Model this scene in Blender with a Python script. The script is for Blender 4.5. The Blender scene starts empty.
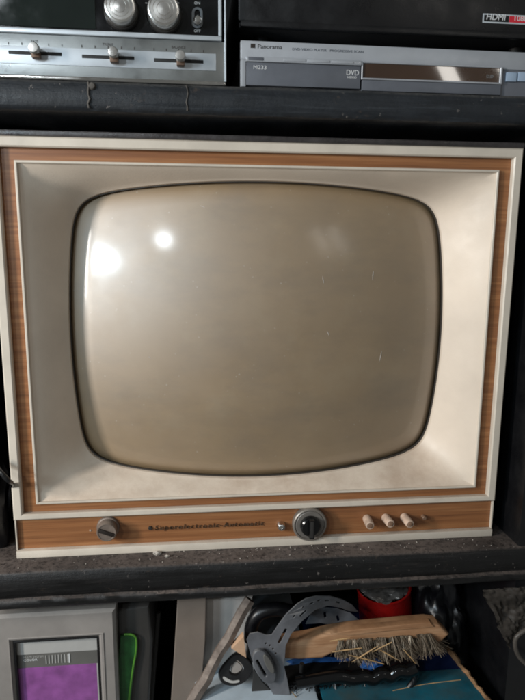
import bpy, bmesh, math, random
from mathutils import Vector, Matrix
random.seed(7)
R = math.radians
S = bpy.context.scene
COL = S.collection

# ------------------------------------------------------------------ camera (solved from the photograph)
CAM = Vector((-0.08758, -0.76211, 0.41575))
RX = Vector((0.994174, -0.107559, 0.007004))
RY = Vector((-0.012503, -0.179621, -0.983656))    # image-down axis
RZ = Vector((0.107059, 0.977838, -0.179919))      # viewing axis
def at(px, py, y=None, z=None):
    """measured photo point -> world point on the plane y=.. or z=.."""
    d = RX*((px-262.5)/600.0) + RY*((py-350)/600.0) + RZ
    k = (y-CAM.y)/d.y if y is not None else (z-CAM.z)/d.z
    return CAM + d*k
cd = bpy.data.cameras.new('camera'); cam = bpy.data.objects.new('camera', cd); COL.objects.link(cam)
m = Matrix((RX, -RY, -RZ)).transposed().to_4x4(); m.translation = CAM
cam.matrix_world = m
cd.sensor_fit = 'VERTICAL'; cd.sensor_height = 36; cd.sensor_width = 27; cd.lens = 36*600/700
cd.clip_start = 0.01; cd.clip_end = 100
S.camera = cam

# ------------------------------------------------------------------ materials
def lin(c):
    return tuple((v/255/12.92 if v/255 <= .04045 else ((v/255+.055)/1.055)**2.4) for v in c) + (1.0,)
class NT:
    def __init__(s, name):
        s.m = bpy.data.materials.new(name); s.m.use_nodes = True
        s.t = s.m.node_tree; s.b = s.t.nodes['Principled BSDF']
    def n(s, typ, **kw):
        o = s.t.nodes.new(typ)
        for k, v in kw.items(): setattr(o, k, v)
        return o
    def l(s, a, b): s.t.links.new(a, b)
    def coord(s, scale=(1,1,1), rot=(0,0,0)):
        tc = s.n('ShaderNodeTexCoord'); mp = s.n('ShaderNodeMapping')
        mp.inputs['Scale'].default_value = scale; mp.inputs['Rotation'].default_value = rot
        s.l(tc.outputs['Object'], mp.inputs[0]); return mp.outputs[0]
    def noise(s, vec, scale, detail=6, rough=.6):
        o = s.n('ShaderNodeTexNoise'); s.l(vec, o.inputs['Vector'])
        o.inputs['Scale'].default_value = scale; o.inputs['Detail'].default_value = detail
        o.inputs['Roughness'].default_value = rough; return o.outputs['Fac']
    def ramp(s, fac, stops):
        o = s.n('ShaderNodeValToRGB'); e = o.color_ramp.elements
        e[0].position, e[0].color = stops[0]; e[1].position, e[1].color = stops[-1]
        for p, c in stops[1:-1]:
            q = e.new(p); q.color = c
        s.l(fac, o.inputs[0]); return o.outputs[0]
    def mask(s, fac, a, b): return s.ramp(fac, [(a, (0,0,0,1)), (b, (1,1,1,1))])
    def mix(s, fac, a, b):
        o = s.n('ShaderNodeMix', data_type='RGBA')
        if isinstance(fac, float): o.inputs[0].default_value = fac
        else: s.l(fac, o.inputs[0])
        for i, v in ((6, a), (7, b)):
            if isinstance(v, tuple): o.inputs[i].default_value = v
            else: s.l(v, o.inputs[i])
        return o.outputs[2]
    def math(s, op, a, b):
        o = s.n('ShaderNodeMath', operation=op)
        for i, v in ((0, a), (1, b)):
            if isinstance(v, (float, int)): o.inputs[i].default_value = v
            else: s.l(v, o.inputs[i])
        return o.outputs[0]
    def up(s, a=.3, b=.9):
        g = s.n('ShaderNodeNewGeometry'); x = s.n('ShaderNodeSeparateXYZ'); s.l(g.outputs['Normal'], x.inputs[0])
        return s.mask(x.outputs[2], a, b)
    def bump(s, h, strength=.2, dist=.001):
        o = s.n('ShaderNodeBump'); o.inputs['Strength'].default_value = strength; o.inputs['Distance'].default_value = dist
        s.l(h, o.inputs['Height']); s.l(o.outputs[0], s.b.inputs['Normal'])

def pbr(name, col, rough=.5, metal=0., var=.12, ns=14., bump=.1, bs=300., dust=None, da=.5, fleck=0., fleckcol=(170,165,155), coat=0., rv=.12, scr=None):
    k = NT(name); v = k.coord(); c = lin(col)
    f = k.noise(v, ns)
    lo = tuple(x*(1-var*2) for x in c[:3])+(1,); hi = tuple(min(1, x*(1+var*2)) for x in c[:3])+(1,)
    out = k.ramp(f, [(.3, lo), (.5, c), (.72, hi)])
    if dust:
        f2 = k.noise(v, 9., 8, .7); mk = k.math('MULTIPLY', k.mask(f2, .38, .68), da)
        mk = k.math('MULTIPLY', mk, k.math('ADD', k.math('MULTIPLY', k.up(), .93), .07))
        out = k.mix(mk, out, lin(dust))
    if fleck:
        vo = k.n('ShaderNodeTexVoronoi'); vo.inputs['Scale'].default_value = 130.; k.l(v, vo.inputs['Vector'])
        f3 = k.noise(v, 260., 3); f4 = k.noise(v, 22., 4)
        mk = k.math('MULTIPLY', k.math('LESS_THAN', k.math('ADD', vo.outputs['Distance'], k.math('MULTIPLY', f3, .3)), .23*fleck+.08), k.mask(f4, .5, .58))
        out = k.mix(mk, out, lin(fleckcol))
    k.l(out, k.b.inputs['Base Color'])
    fr = k.noise(v, ns*2.3, 5)
    k.l(k.ramp(fr, [(.3, (max(.03,rough-rv),)*3+(1,)), (.7, (min(1,rough+rv),)*3+(1,))]), k.b.inputs['Roughness'])
    k.b.inputs['Metallic'].default_value = metal
    k.b.inputs['Coat Weight'].default_value = coat
    if bump: k.bump(k.noise(v, bs, 4), bump, .001)
    return k.m

def wood(name, a, b, c, sx=1.9, sz=92., rough=.42, gloss=.12):
    k = NT(name); v = k.coord((sx, sx, sz))
    f = k.noise(v, 1.6, 9, .62)
    w = k.coord((1.2, 1.2, 22.)); g = k.noise(w, 1.3, 5, .5)
    col = k.ramp(f, [(.3, lin(a)), (.5, lin(b)), (.7, lin(c))])
    col = k.mix(k.math('MULTIPLY', k.mask(g, .35, .7), .45), col, lin(a))
    fine = k.noise(k.coord((14, 14, 700.)), 1., 3)
    col = k.mix(k.math('MULTIPLY', k.mask(fine, .52, .72), .38), col, lin(tuple(x*.55 for x in a)))
    k.l(col, k.b.inputs['Base Color'])
    k.b.inputs['Roughness'].default_value = rough
    k.b.inputs['Coat Weight'].default_value = gloss; k.b.inputs['Coat Roughness'].default_value = .28
    k.bump(f, .12, .0006)
    return k.m

M = {}
M['cream'] = pbr('cream_plastic', (206,195,180), .45, var=.06, ns=16, bump=.08, dust=(140,114,90), da=.45, fleck=.25, fleckcol=(110,86,66))
M['bezel'] = pbr('cream_bezel', (220,204,186), .5, var=.06, ns=7, bump=.12, bs=400, dust=(146,112,84), da=.6, fleck=.22, fleckcol=(120,92,68))
M['teak'] = wood('teak_veneer', (116,72,43), (150,99,60), (176,125,82))
M['cab'] = pbr('dark_cabinet_wood', (38,30,26), .4, ns=30, var=.2, dust=(110,100,92), da=.5)
M['cabtop'] = pbr('worn_black_edge', (52,48,48), .35, ns=40, var=.3, dust=(150,146,145), da=.55, bump=.3)
M['gasket'] = pbr('black_rubber', (62,57,52), .5, var=.1)
M['black'] = pbr('black_plastic', (14,14,16), .35, var=.15, dust=(70,68,66), da=.25)
M['blackmatt'] = pbr('black_paint_matt', (9,9,10), .6, var=.2, dust=(60,58,56), da=.15)
M['shelf'] = pbr('black_painted_board', (15,14,14), .55, var=.3, ns=26, bump=.5, bs=120, dust=(150,138,130), da=.62, fleck=.45, fleckcol=(120,112,106), rv=.18)
M['shelfup'] = pbr('blue_black_painted_board', (36,40,46), .4, var=.25, ns=22, bump=.45, bs=110, dust=(110,108,104), da=.45, fleck=.5, fleckcol=(120,122,122), rv=.18)
M['drip'] = pbr('dried_rusty_glue', (74,69,64), .7, var=.3, ns=60, bump=.4)
M['alu'] = pbr('brushed_aluminium', (176,180,180), .36, 1., var=.05, ns=8, bump=.05, dust=(120,112,100), da=.3)
M['alulight'] = pbr('satin_aluminium_scale', (205,212,218), .42, .55, var=.03, ns=12, bump=.03)
M['chrome'] = pbr('chrome', (214,212,208), .16, 1., var=.04, bump=0)
M['knobalu'] = pbr('turned_aluminium', (206,203,198), .3, .92, var=.04, bump=.03)
M['amber'] = pbr('brown_stain_metal', (104,84,70), .5, .4)
M['display'] = pbr('dark_green_glass', (22,30,28), .12, var=.1, coat=.5, bump=0)
M['ampface'] = pbr('gloss_black_panel', (10,11,13), .22, var=.1, bump=0)
M['white'] = pbr('white_print', (205,205,205), .6, var=.03, bump=0)
M['dimwhite'] = pbr('grey_print', (120,122,124), .6, var=.03, bump=0)
M['silver'] = pbr('silver_paint', (168,171,176), .38, .25, var=.05, ns=20, bump=.03, dust=(110,106,100), da=.3)
M['silverd'] = pbr('graphite_paint', (98,101,108), .42, .2, var=.06, ns=20, bump=.03)
M['window'] = pbr('brown_reflection_window', (62,44,32), .05, rv=.01, var=.05, coat=1., bump=0)  # brown of the reflected room is painted into the window colour
M['bluebtn'] = pbr('pale_blue_button', (152,170,190), .4, var=.05)
M['red'] = pbr('red_print', (196,30,48), .45, var=.05, bump=0)
M['dark'] = pbr('dark_print', (52,46,42), .5, var=.1, bump=0)
M['bronze'] = pbr('dull_bronze', (128,114,104), .45, .35, var=.15, ns=60, dust=(150,136,120), da=.3)
M['bronzed'] = pbr('dark_groove', (46,40,36), .5, .5, var=.15)
M['ring'] = pbr('grey_dial_metal', (134,126,118), .4, .4, var=.08, ns=40)
M['ringd'] = pbr('dial_inner_grey', (120,114,108), .45, .3, var=.08, ns=40)
M['blackgloss'] = pbr('gloss_black_knob', (12,12,13), .18, var=.1, bump=0)
M['gunmetal'] = pbr('worn_black_metal', (70,68,66), .3, .6, var=.1)
M['ivory'] = pbr('dirty_ivory_button', (196,170,150), .5, var=.18, ns=90, bump=.15)
M['ivoryd'] = pbr('brown_button_tip', (120,92,72), .55, var=.25, ns=120)
M['letters'] = pbr('glinting_dull_lettering', (128,104,84), .3, .8, var=.45, ns=220)  # strong light-dark noise paints metal glints into the dull letter colour
M['mgrey'] = pbr('warm_grey_plastic', (138,132,127), .5, var=.08, ns=16, bump=.08, dust=(190,182,172), da=.35)
M['mgrey2'] = pbr('mid_grey_panel', (98,96,92), .5, var=.06, ns=20)
M['mlight'] = pbr('light_grey_strip', (172,170,166), .5, var=.05)
M['purple'] = pbr('purple_screen_film', (140,80,144), .38, var=.14, ns=40, dust=(206,170,200), da=.5, bump=.05)
M['darkgrey'] = pbr('charcoal_plastic', (52,50,48), .45, var=.1, dust=(110,105,100), da=.3)
M['green'] = pbr('dark_green_plastic', (30,76,34), .35, var=.3, ns=40, dust=(80,104,80), da=.3)
M['lime'] = pbr('bright_green_edge', (76,128,40), .4, var=.1)
M['board'] = pbr('grey_beige_board', (122,110,100), .6, var=.1, ns=10, bump=.1, dust=(160,150,140), da=.3)
M['offwhite'] = pbr('dirty_white_plastic', (196,190,184), .5, var=.1, ns=16, dust=(120,104,90), da=.4)
M['paleblue'] = pbr('pale_blue_white_card', (186,200,210), .55, var=.08, ns=12, dust=(130,124,116), da=.35)
M['stick'] = wood('weathered_stick', (96,82,72), (128,114,104), (160,146,134), 40., 40., .7, 0.)
M['peach'] = wood('cut_pale_wood', (190,150,118), (206,168,136), (218,184,154), 30., 30., .65, 0.)
M['brushwood'] = wood('brush_beech_wood', (140,98,66), (176,132,96), (200,160,124), 9., 60., .6, 0.)
M['bristle'] = pbr('steel_bristle', (118,104,88), .45, .5, var=.35, ns=80, bump=0)
M['straw'] = pbr('straw', (186,150,104), .6, var=.2, ns=60, bump=0)
M['band'] = pbr('grey_headband_plastic', (92,93,97), .42, var=.2, ns=30, dust=(150,146,140), da=.6, fleck=.5, fleckcol=(60,52,46))
M['can'] = pbr('red_paint_tin', (165,22,18), .3, var=.15, ns=20, coat=.3, dust=(90,40,30), da=.3)
M['foil'] = pbr('grey_crusted_lid', (150,146,142), .4, .6, var=.4, ns=60, bump=.8, bs=60)
M['teal'] = pbr('teal_painted_card', (14,92,110), .5, var=.25, ns=14, dust=(70,74,66), da=.75)
M['navy'] = pbr('navy_painted_card', (10,28,66), .5, var=.2, ns=14)
M['torn'] = pbr('torn_brown_edge', (142,108,76), .8, var=.3, ns=50, bump=.5, bs=90, fleck=.9, fleckcol=(160,84,30))
M['bluecloth'] = pbr('blue_cloth', (36,92,160), .8, var=.35, ns=40, bump=.5)
M['sack'] = pbr('dusty_grey_leather', (74,68,62), .55, var=.3, ns=18, bump=.5, bs=70, dust=(120,110,100), da=.7)
M['bag'] = pbr('black_bag', (11,11,14), .35, var=.25, ns=20, bump=.3, bs=60)
M['cable'] = pbr('black_cable', (18,18,19), .3, var=.15, bump=.1)
M['crumb'] = pbr('pale_crumb', (186,178,168), .8, var=.2, ns=200)

def shelfmat(name, base, chip, dustc, seed, gloss=.4):
    k = NT(name); v = k.coord(); vs = k.coord((3.5, 1, 60)); b0 = lin(base)
    c = k.ramp(k.noise(v, 20, 8, .7), [(.3, tuple(x*.5 for x in b0[:3])+(1,)), (.7, b0)])
    streak = k.noise(vs, 2.2, 9, .75)
    c = k.mix(k.math('MULTIPLY', k.mask(streak, .54, .72), .55), c, lin(chip))
    worn = k.noise(k.coord((9, 9, 14)), 4., 10, .8)
    c = k.mix(k.math('MULTIPLY', k.mask(worn, .6, .68), .5), c, lin((92,76,64)))
    chips = k.noise(v, 150., 5, .6); where = k.noise(v, 13., 5, .6)
    cm = k.math('MULTIPLY', k.mask(chips, .66, .69), k.mask(where, .45, .6))
    c = k.mix(k.math('MULTIPLY', cm, .7), c, lin((140,132,126)))
    d = k.math('MULTIPLY', k.up(.35, .85), k.ramp(k.noise(v, 5., 9, .72), [(.34, (.04,.04,.04,1)), (.66, (.52,.52,.52,1))]))
    d = k.math('MULTIPLY', d, k.ramp(k.noise(v, 190., 5, .7), [(.36, (.25,.25,.25,1)), (.52, (1,1,1,1))]))
    c = k.mix(d, c, lin(dustc))
    k.l(c, k.b.inputs['Base Color'])
    rr = k.ramp(k.noise(vs, 3., 8, .7), [(.35, (gloss-.12,)*3+(1,)), (.65, (gloss+.25,)*3+(1,))])
    k.l(k.mix(d, rr, (.85,.85,.85,1)), k.b.inputs['Roughness'])
    h = k.math('ADD', k.math('MULTIPLY', chips, -.6), k.math('ADD', k.math('MULTIPLY', streak, .8), k.noise(v, 60., 8, .7)))
    k.bump(h, .55, .0012)
    return k.m
M['shelf'] = shelfmat('chipped_black_shelf_paint', (17,16,16), (58,55,54), (140,124,115), 1, .42)
M['shelfup'] = shelfmat('chipped_blue_black_shelf_paint', (34,38,43), (62,68,74), (110,106,100), 2, .42)

# glass tube face: dusty tan-grey phosphor behind shiny glass; base browned to paint in the warm room's reflection
k = NT('tube_glass'); v = k.coord()
c = k.ramp(k.noise(v, 5., 6, .65), [(.3, lin((124,96,54))), (.7, lin((142,113,70)))])
sm = k.noise(v, 11., 9, .75)
c = k.mix(k.math('MULTIPLY', k.mask(sm, .5, .74), .22), c, lin((155,141,110)))
sm2 = k.noise(k.coord((1.,1.,2.6), (0,R(20),0)), 6., 8, .7)
c = k.mix(k.math('MULTIPLY', k.mask(sm2, .46, .7), .45), c, lin((92,72,42)))
vo = k.n('ShaderNodeTexVoronoi'); vo.inputs['Scale'].default_value = 95.; k.l(v, vo.inputs['Vector'])
c = k.mix(k.math('MULTIPLY', k.math('MULTIPLY', k.math('LESS_THAN', vo.outputs['Distance'], .10), k.mask(k.noise(v, 30., 3), .5, .6)), .22), c, lin((215,210,200)))
k.l(k.ramp(k.noise(v, 7., 8, .7), [(.35, (.11,)*3+(1,)), (.7, (.21,)*3+(1,))]), k.b.inputs['Coat Roughness'])
k.l(c, k.b.inputs['Base Color'])
k.l(k.ramp(k.noise(v, 16., 6), [(.3, (.54,)*3+(1,)), (.7, (.62,)*3+(1,))]), k.b.inputs['Roughness'])
k.b.inputs['IOR'].default_value = 2.9
k.b.inputs['Coat Weight'].default_value = .8; k.b.inputs['Coat Roughness'].default_value = .16
M['glass'] = k.m

# ------------------------------------------------------------------ object helpers
def thing(name, label, cat, loc, group=None):
    o = bpy.data.objects.new(name, None); COL.objects.link(o); o.location = loc
    o['label'] = label; o['category'] = cat
    if group: o['group'] = group
    o.empty_display_size = .02
    return o
def rootloc(p):
    while p.parent: p = p.parent
    return Vector(p.location)
def link(name, me, m, parent=None, label=None, cat=None, group=None, loc=None, sharp=35, smooth=True):
    o = bpy.data.objects.new(name, me); COL.objects.link(o)
    me.name = name
    me.materials.clear(); me.materials.append(m)
    base = rootloc(parent) if parent else Vector(loc or (0,0,0))
    me.transform(Matrix.Translation(-base))
    if parent: o.parent = parent
    else: o.location = base
    if smooth:
        me.polygons.foreach_set('use_smooth', [True]*len(me.polygons))
        me.set_sharp_from_angle(angle=R(sharp))
    else: me.polygons.foreach_set('use_smooth', [False]*len(me.polygons))
    if label: o['label'] = label
    if cat: o['category'] = cat
    if group: o['group'] = group
    me.update()
    return o
def obj(name, bm, m, parent=None, **kw):
    me = bpy.data.meshes.new(name); bmesh.ops.recalc_face_normals(bm, faces=bm.faces); bm.to_mesh(me); bm.free()
    return link(name, me, m, parent, **kw)
def nb(): return bmesh.new()
def box(bm, x0, x1, y0, y1, z0, z1, bev=0., seg=2, rot=None):
    t = bmesh.new(); bmesh.ops.create_cube(t, size=1)
    sc = Matrix.Diagonal((abs(x1-x0), abs(y1-y0), abs(z1-z0), 1))
    bmesh.ops.transform(t, matrix=sc, verts=t.verts)
    if bev: bmesh.ops.bevel(t, geom=t.edges[:], offset=bev, segments=seg, profile=.6, affect='EDGES')
    mt = Matrix.Translation(((x0+x1)/2, (y0+y1)/2, (z0+z1)/2))
    if rot: mt = mt @ rot
    bmesh.ops.transform(t, matrix=mt, verts=t.verts)
    me = bpy.data.meshes.new('tmp'); t.to_mesh(me); t.free(); bm.from_mesh(me); bpy.data.meshes.remove(me)
    return bm
def rect(P0, P1): return (min(P0.x,P1.x), max(P0.x,P1.x), min(P0.z,P1.z), max(P0.z,P1.z))
def pbox(bm, px0, py0, px1, py1, Y, d, bev=0., proud=0.):
    x0, x1, z0, z1 = rect(at(px0,py0,Y), at(px1,py1,Y)); return box(bm, x0, x1, Y-proud, Y+d, z0, z1, bev)
def lathe(bm, cx, cz, prof, n=40, ax=None):
    """profile of (radius, y) turned about a y-parallel axis"""
    rings = []
    for r, y in prof:
        if r < 1e-6: rings.append([bm.verts.new((cx, y, cz))])
        else: rings.append([bm.verts.new((cx+r*math.cos(2*math.pi*i/n), y, cz+r*math.sin(2*math.pi*i/n))) for i in range(n)])
    for a, b in zip(rings, rings[1:]):
        for i in range(n):
            j = (i+1) % n
            q = [a[i % len(a)], a[j % len(a)], b[j % len(b)], b[i % len(b)]]
            u = []
            for w in q:
                if w not in u: u.append(w)
            if len(u) > 2: bm.faces.new(u)
    return bm
def tube(bm, pts, rad, n=10, cap=True):
    pts = [Vector(p) for p in pts]; rings = []; up = Vector((.13,.31,.94))
    for i, p in enumerate(pts):
        d = (pts[min(i+1,len(pts)-1)]-pts[max(i-1,0)]).normalized()
        a = d.cross(up)
        if a.length < .05: a = d.cross(Vector((1,0,0)))
        a.normalize(); b = d.cross(a); r = rad[i] if isinstance(rad, (list,tuple)) else rad
        rings.append([bm.verts.new(p + a*r*math.cos(2*math.pi*j/n) + b*r*math.sin(2*math.pi*j/n)) for j in range(n)])
    for a, b in zip(rings, rings[1:]):
        for j in range(n): bm.faces.new((a[j], a[(j+1)%n], b[(j+1)%n], b[j]))
    if cap: bm.faces.new(rings[0][::-1]); bm.faces.new(rings[-1])
    return bm
def smoothline(pts, per=8):
    pts = [Vector(p) for p in pts]; out = []
    for i in range(len(pts)-1):
        p0 = pts[max(i-1,0)]; p1 = pts[i]; p2 = pts[i+1]; p3 = pts[min(i+2,len(pts)-1)]
        for s in range(per):
            t = s/per
            out.append(.5*((2*p1)+(p2-p0)*t+(2*p0-5*p1+4*p2-p3)*t*t+(3*p1-p0-3*p2+p3)*t**3))
    out.append(pts[-1]); return out
def ringframe(bm, o, i, y0, y1, bev=.0):
    """rectangular frame: o,i = (x0,x1,z0,z1); front y0, back y1; inner and outer front edges bevelled"""
    def loop(r, y, s=0.): return [bm.verts.new(p) for p in ((r[0]+s,y,r[2]+s),(r[1]-s,y,r[2]+s),(r[1]-s,y,r[3]-s),(r[0]+s,y,r[3]-s))]
    L = [loop(o, y1), loop(o, y0+bev), loop(o, y0, bev), loop(i, y0, -bev), loop(i, y0+bev), loop(i, y1)]
    for a, b in zip(L, L[1:]+L[:1]):
        for q in range(4): bm.faces.new((a[q], a[(q+1)%4], b[(q+1)%4], b[q]))
    return bm
def curvemesh(splines, th, bev=0.):
    cu = bpy.data.curves.new('c', 'CURVE'); cu.dimensions = '2D'; cu.fill_mode = 'BOTH'; cu.extrude = max(th/2-bev, 1e-5); cu.bevel_depth = bev; cu.bevel_resolution = 2
    for pts in splines:
        s = cu.splines.new('POLY'); s.points.add(len(pts)-1); s.use_cyclic_u = True
        for q, p in zip(s.points, pts): q.co = (p[0], p[1], 0, 1)
    o = bpy.data.objects.new('c', cu); COL.objects.link(o)
    me = bpy.data.meshes.new_from_object(o.evaluated_get(bpy.context.evaluated_depsgraph_get()))
    bpy.data.objects.remove(o); bpy.data.curves.remove(cu)
    return me
def cutout(name, outlines, Y, th, m, parent=None, bev=.0006, bend=None, **kw):
    """flat plate with its own thickness, outline (and holes) measured at depth Y"""
    sp = [[(at(px,py,Y).x, at(px,py,Y).z) for px, py in o] for o in outlines]
    me = curvemesh(sp, th, bev)
    me.transform(Matrix.Translation((0, Y+th/2, 0)) @ Matrix.Rotation(R(90), 4, 'X'))
    if bend:
        for v in me.vertices:
            q = v.co - CAM; v.co = CAM + q*((v.co.y + bend(v.co.x, v.co.z) - CAM.y)/q.y)
    return link(name, me, m, parent, sharp=30, **kw)
def closed(pts, per=5):
    n = len(pts); out = []
    for i in range(n):
        p0, p1, p2, p3 = [Vector(pts[(i+q) % n]) for q in (-1,0,1,2)]
        for s_ in range(per):
            t = s_/per; out.append(tuple(.5*((2*p1)+(p2-p0)*t+(2*p0-5*p1+4*p2-p3)*t*t+(3*p1-p0-3*p2+p3)*t**3)))
    return out
def ell(cx, cy, rx, ry, n=20, a=0.):
    return [(cx+rx*math.cos(t)*math.cos(a)-ry*math.sin(t)*math.sin(a), cy+rx*math.cos(t)*math.sin(a)+ry*math.sin(t)*math.cos(a)) for t in [2*math.pi*i/n for i in range(n)]]
def text(name, body, x, y, z, size, m, parent, th=.0003, rot=0., shear=0., sx=1., align='LEFT', space=1.):
    cu = bpy.data.curves.new('t', 'FONT'); cu.body = body; cu.size = size; cu.extrude = th; cu.shear = shear; cu.align_x = align; cu.space_character = space
    o = bpy.data.objects.new('t', cu); COL.objects.link(o)
    me = bpy.data.meshes.new_from_object(o.evaluated_get(bpy.context.evaluated_depsgraph_get()))
    bpy.data.objects.remove(o); bpy.data.curves.remove(cu)
    me.transform(Matrix.Translation((x, y, z)) @ Matrix.Rotation(R(90), 4, 'X') @ Matrix.Rotation(rot, 4, 'Z') @ Matrix.Diagonal((sx,1,1,1)))
    return link(name, me, m, parent, smooth=False)

# ------------------------------------------------------------------ shelving unit
SH = thing('shelving_unit', 'black painted shelving unit with a dusty paint-flecked board under the television', 'shelf', (0, 0, -.45))
def shelfboard(z0, z1, mt, lip):
    bm = nb()
    prof = [(-.034,z1),(-.037,z1-.003),(-.0375,z0+.017),(-.036,z0+.0155),(-.036,z0+.0135),(-.040,z0+.011),(-.041,z0+.004),(-.038,z0),(.0,z0)] if lip else \
           [(-.033,z1),(-.037,z1-.004),(-.037,z0+.006),(-.034,z0+.001),(-.028,z0)]
    prof = [(.42,z1)] + prof + [(.42,z0)]
    nx = 104; rings = []
    for i in range(nx+1):
        x = -.398 + .868*i/nx
        w = .0004*math.sin(x*21)+.0002*math.sin(x*63+1)
        rings.append([bm.verts.new((x, y + (w if y < 0 else 0) + (random.uniform(-.0002,.0002) if y < 0 else 0), z + (w*.6 if y < 0 else 0))) for y, z in prof])
    for a, b in zip(rings, rings[1:]):
        for j in range(len(prof)): bm.faces.new((a[j], a[(j+1)%len(prof)], b[(j+1)%len(prof)], b[j]))
    bm.faces.new(rings[0]); bm.faces.new(rings[-1][::-1])
    return obj('shelf_board', bm, mt, SH, sharp=50)
shelfboard(-.0495, 0., M['shelf'], True)
ub = shelfboard(.556, .5885, M['shelfup'], False)
obj('shelf_board', box(nb(), -.398, .351, -.03, .42, -.47, -.45, .002), M['blackmatt'], SH)
obj('side_panel', box(nb(), -.42, -.399, -.0, .44, -.47, .95, .002), M['blackmatt'], SH)
obj('side_panel', box(nb(), .352, .47, -.034, .44, -.47, .95, .002), M['black'], SH)
obj('back_panel', box(nb(), -.3985, .3515, .421, .44, -.47, .95, .001), M['blackmatt'], SH)
# dried drips that run down the front of the upper board
for px, w in ((88, .0024), (187, .0017)):
    a = at(px, 83 if px < 100 else 92, -.0375); x = a.x
    pts = [(x+random.uniform(-.0012,.0012), -.0372-(.0006 if q < 6 else 0), .587-.0045*q) for q in range(7)]
    bm = tube(nb(), pts, [w*.6, w*.4, w*.5, w*.35, w*.45, w*.4, w*.6], 8)
    if px < 100:
        lathe(bm, x+.004, .583, [(0,-.0392),(.003,-.0388),(.0042,-.0372),(.0042,-.036)], 14)
    obj('dried_drip', bm, M['drip'], ub)
# grit lying on the lower board in front of the set
bm = nb()
for i in range(70):
    x = random.uniform(-.33, .33); y = random.uniform(-.031, -.004) ; s = random.choice((.0004,.0005,.0007,.0009))
    t = Matrix.Translation((x, y, s*.5)) @ Matrix.Rotation(random.random()*3, 4, 'Z') @ Matrix.Diagonal((s*random.uniform(.8,1.8), s, s*.7, 1))
    bmesh.ops.create_icosphere(bm, subdivisions=1, radius=1, matrix=t)
g = obj('grit', bm, M['crumb'], None, loc=(0,-.02,0), label='pale grit and dust scattered on the black shelf edge below the television', cat='grit'); g['kind'] = 'stuff'
for (px, py, s) in ((157,553,.0042), (167,556,.0024)):
    p = at(px, py, z=.002)
    bm = nb(); bmesh.ops.create_icosphere(bm, subdivisions=2, radius=s, matrix=Matrix.Translation(p) @ Matrix.Diagonal((1.3,.9,.6,1)))
    for v_ in bm.verts: v_.co += Vector((random.uniform(-1,1),random.uniform(-1,1),random.uniform(-1,1)))*s*.25
    obj('plaster_crumb', bm, M['crumb'], None, loc=(p.x,p.y,0), sharp=20,
        label=('larger white plaster crumb on the shelf edge under the lettering' if s > .003 else 'smaller white plaster crumb just right of the larger one on the shelf edge'), cat='crumb')

# ------------------------------------------------------------------ television
TV = thing('television', 'old television with teak veneer front, cream frames and a grey convex screen', 'television', (0, 0, 0))
ZB = .0742
bm = ringframe(nb(), (-.3275,.3275,.003,.5325), (-.3050,.3050,.0690,.5120), .0125, .0999, .001); box(bm, -.3275, .3275, .1, .36, .003, .5325, .002)
obj('cabinet', bm, M['cab'], TV)
obj('top_edge', box(nb(), -.3290, .3290, -.006, .362, .5335, .5400, .0015), M['cabtop'], TV)
OUT = (-.3285, .3285, .0548, .5332); INN = (-.3170, .3170, .0626, .5212)
obj('outer_frame', ringframe(nb(), OUT, INN, -.005, .012, .0016), M['cream'], TV)
TH = (-.3000, .3000, .0742, .5066); TI = (-.2966, .2966, .0774, .5034)
obj('wood_surround', ringframe(nb(), (-.3168,.3168,.0628,.5210), (-.2998,.2998,.0744,.5064), .003, .012, 0.), M['teak'], TV)
obj('inner_frame', ringframe(nb(), TH, TI, -.0015, .012, .0008), M['cream'], TV)
# glass surface and opening
RC, CX, CZ = .72, 0., .2904
def gy(x, z): return (x-CX)**2/(2*RC) + (z-CZ)**2/(2*RC)
def opening(t, grow=0.):
    """barrel-shaped opening in direction t"""
    cx, cz = math.cos(t), math.sin(t); lo, hi = .05, .5
    for _ in range(40):
        r = (lo+hi)/2; x, z = r*cx, r*cz
        X = .2565+grow - .0118*(z/.16)**2*.75; Z = .2010+grow - .0135*(x/.2)**2
        if (abs(x)/X)**13 + (abs(z)/Z)**13 < 1: lo = r
        else: hi = r
    return CX+lo*cx, CZ+lo*cz
NQ = 44
angs = []   # (outer angle, inner angle)
ao = math.atan2((TI[3]-TI[2])/2, TI[1]); ai = math.atan2(.1865, .2375)
for q in range(4):
    sgn = 1 if q % 2 == 0 else -1; base = (0, math.pi, math.pi, 2*math.pi)[q]
    seq = []
    for i in range(NQ):
        u = i/NQ if sgn > 0 else 1-i/NQ
        if u <= .5: seq.append((base+sgn*ao*u*2, base+sgn*ai*u*2))
        else: seq.append((base+sgn*(ao+(math.pi/2-ao)*(u*2-1)), base+sgn*(ai+(math.pi/2-ai)*(u*2-1))))
    angs += seq
def outerpt(t):
    hx, hz = TI[1], (TI[3]-TI[2])/2; c_, s_ = math.cos(t), math.sin(t)
    k_ = min(hx/abs(c_) if abs(c_) > 1e-9 else 9, hz/abs(s_) if abs(s_) > 1e-9 else 9)
    return c_*k_, CZ+s_*k_
bm = nb(); pos = [[] for _ in range(11)]
for to, ti in angs:
    xo, zo = outerpt(to); xi, zi = opening(ti); yi = gy(xi, zi)-.0065
    for j in range(8):
        f = j/7.
        pos[j].append(Vector((xo+(xi-xo)*f, .0015+(yi-.0015)*(f**1.15), zo+(zi-zo)*f)))
    xa, za = opening(ti, -.0007); pos[8].append(Vector((xa, yi+.0007, za)))
    xa, za = opening(ti, -.0016); pos[9].append(Vector((xa, yi+.0050, za))); pos[10].append(Vector((xa, yi+.009, za)))
for j, n_ in ((1,1),(2,2),(3,3),(4,4),(5,3),(6,2)):      # the mitre softens towards the glass, as moulded
    for _ in range(n_):
        q = pos[j]; pos[j] = [(q[i-1]+q[i]*2+q[(i+1) % len(q)])/4 for i in range(len(q))]
rings = [[bm.verts.new(p) for p in r_] for r_ in pos]
N = len(angs)
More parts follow.
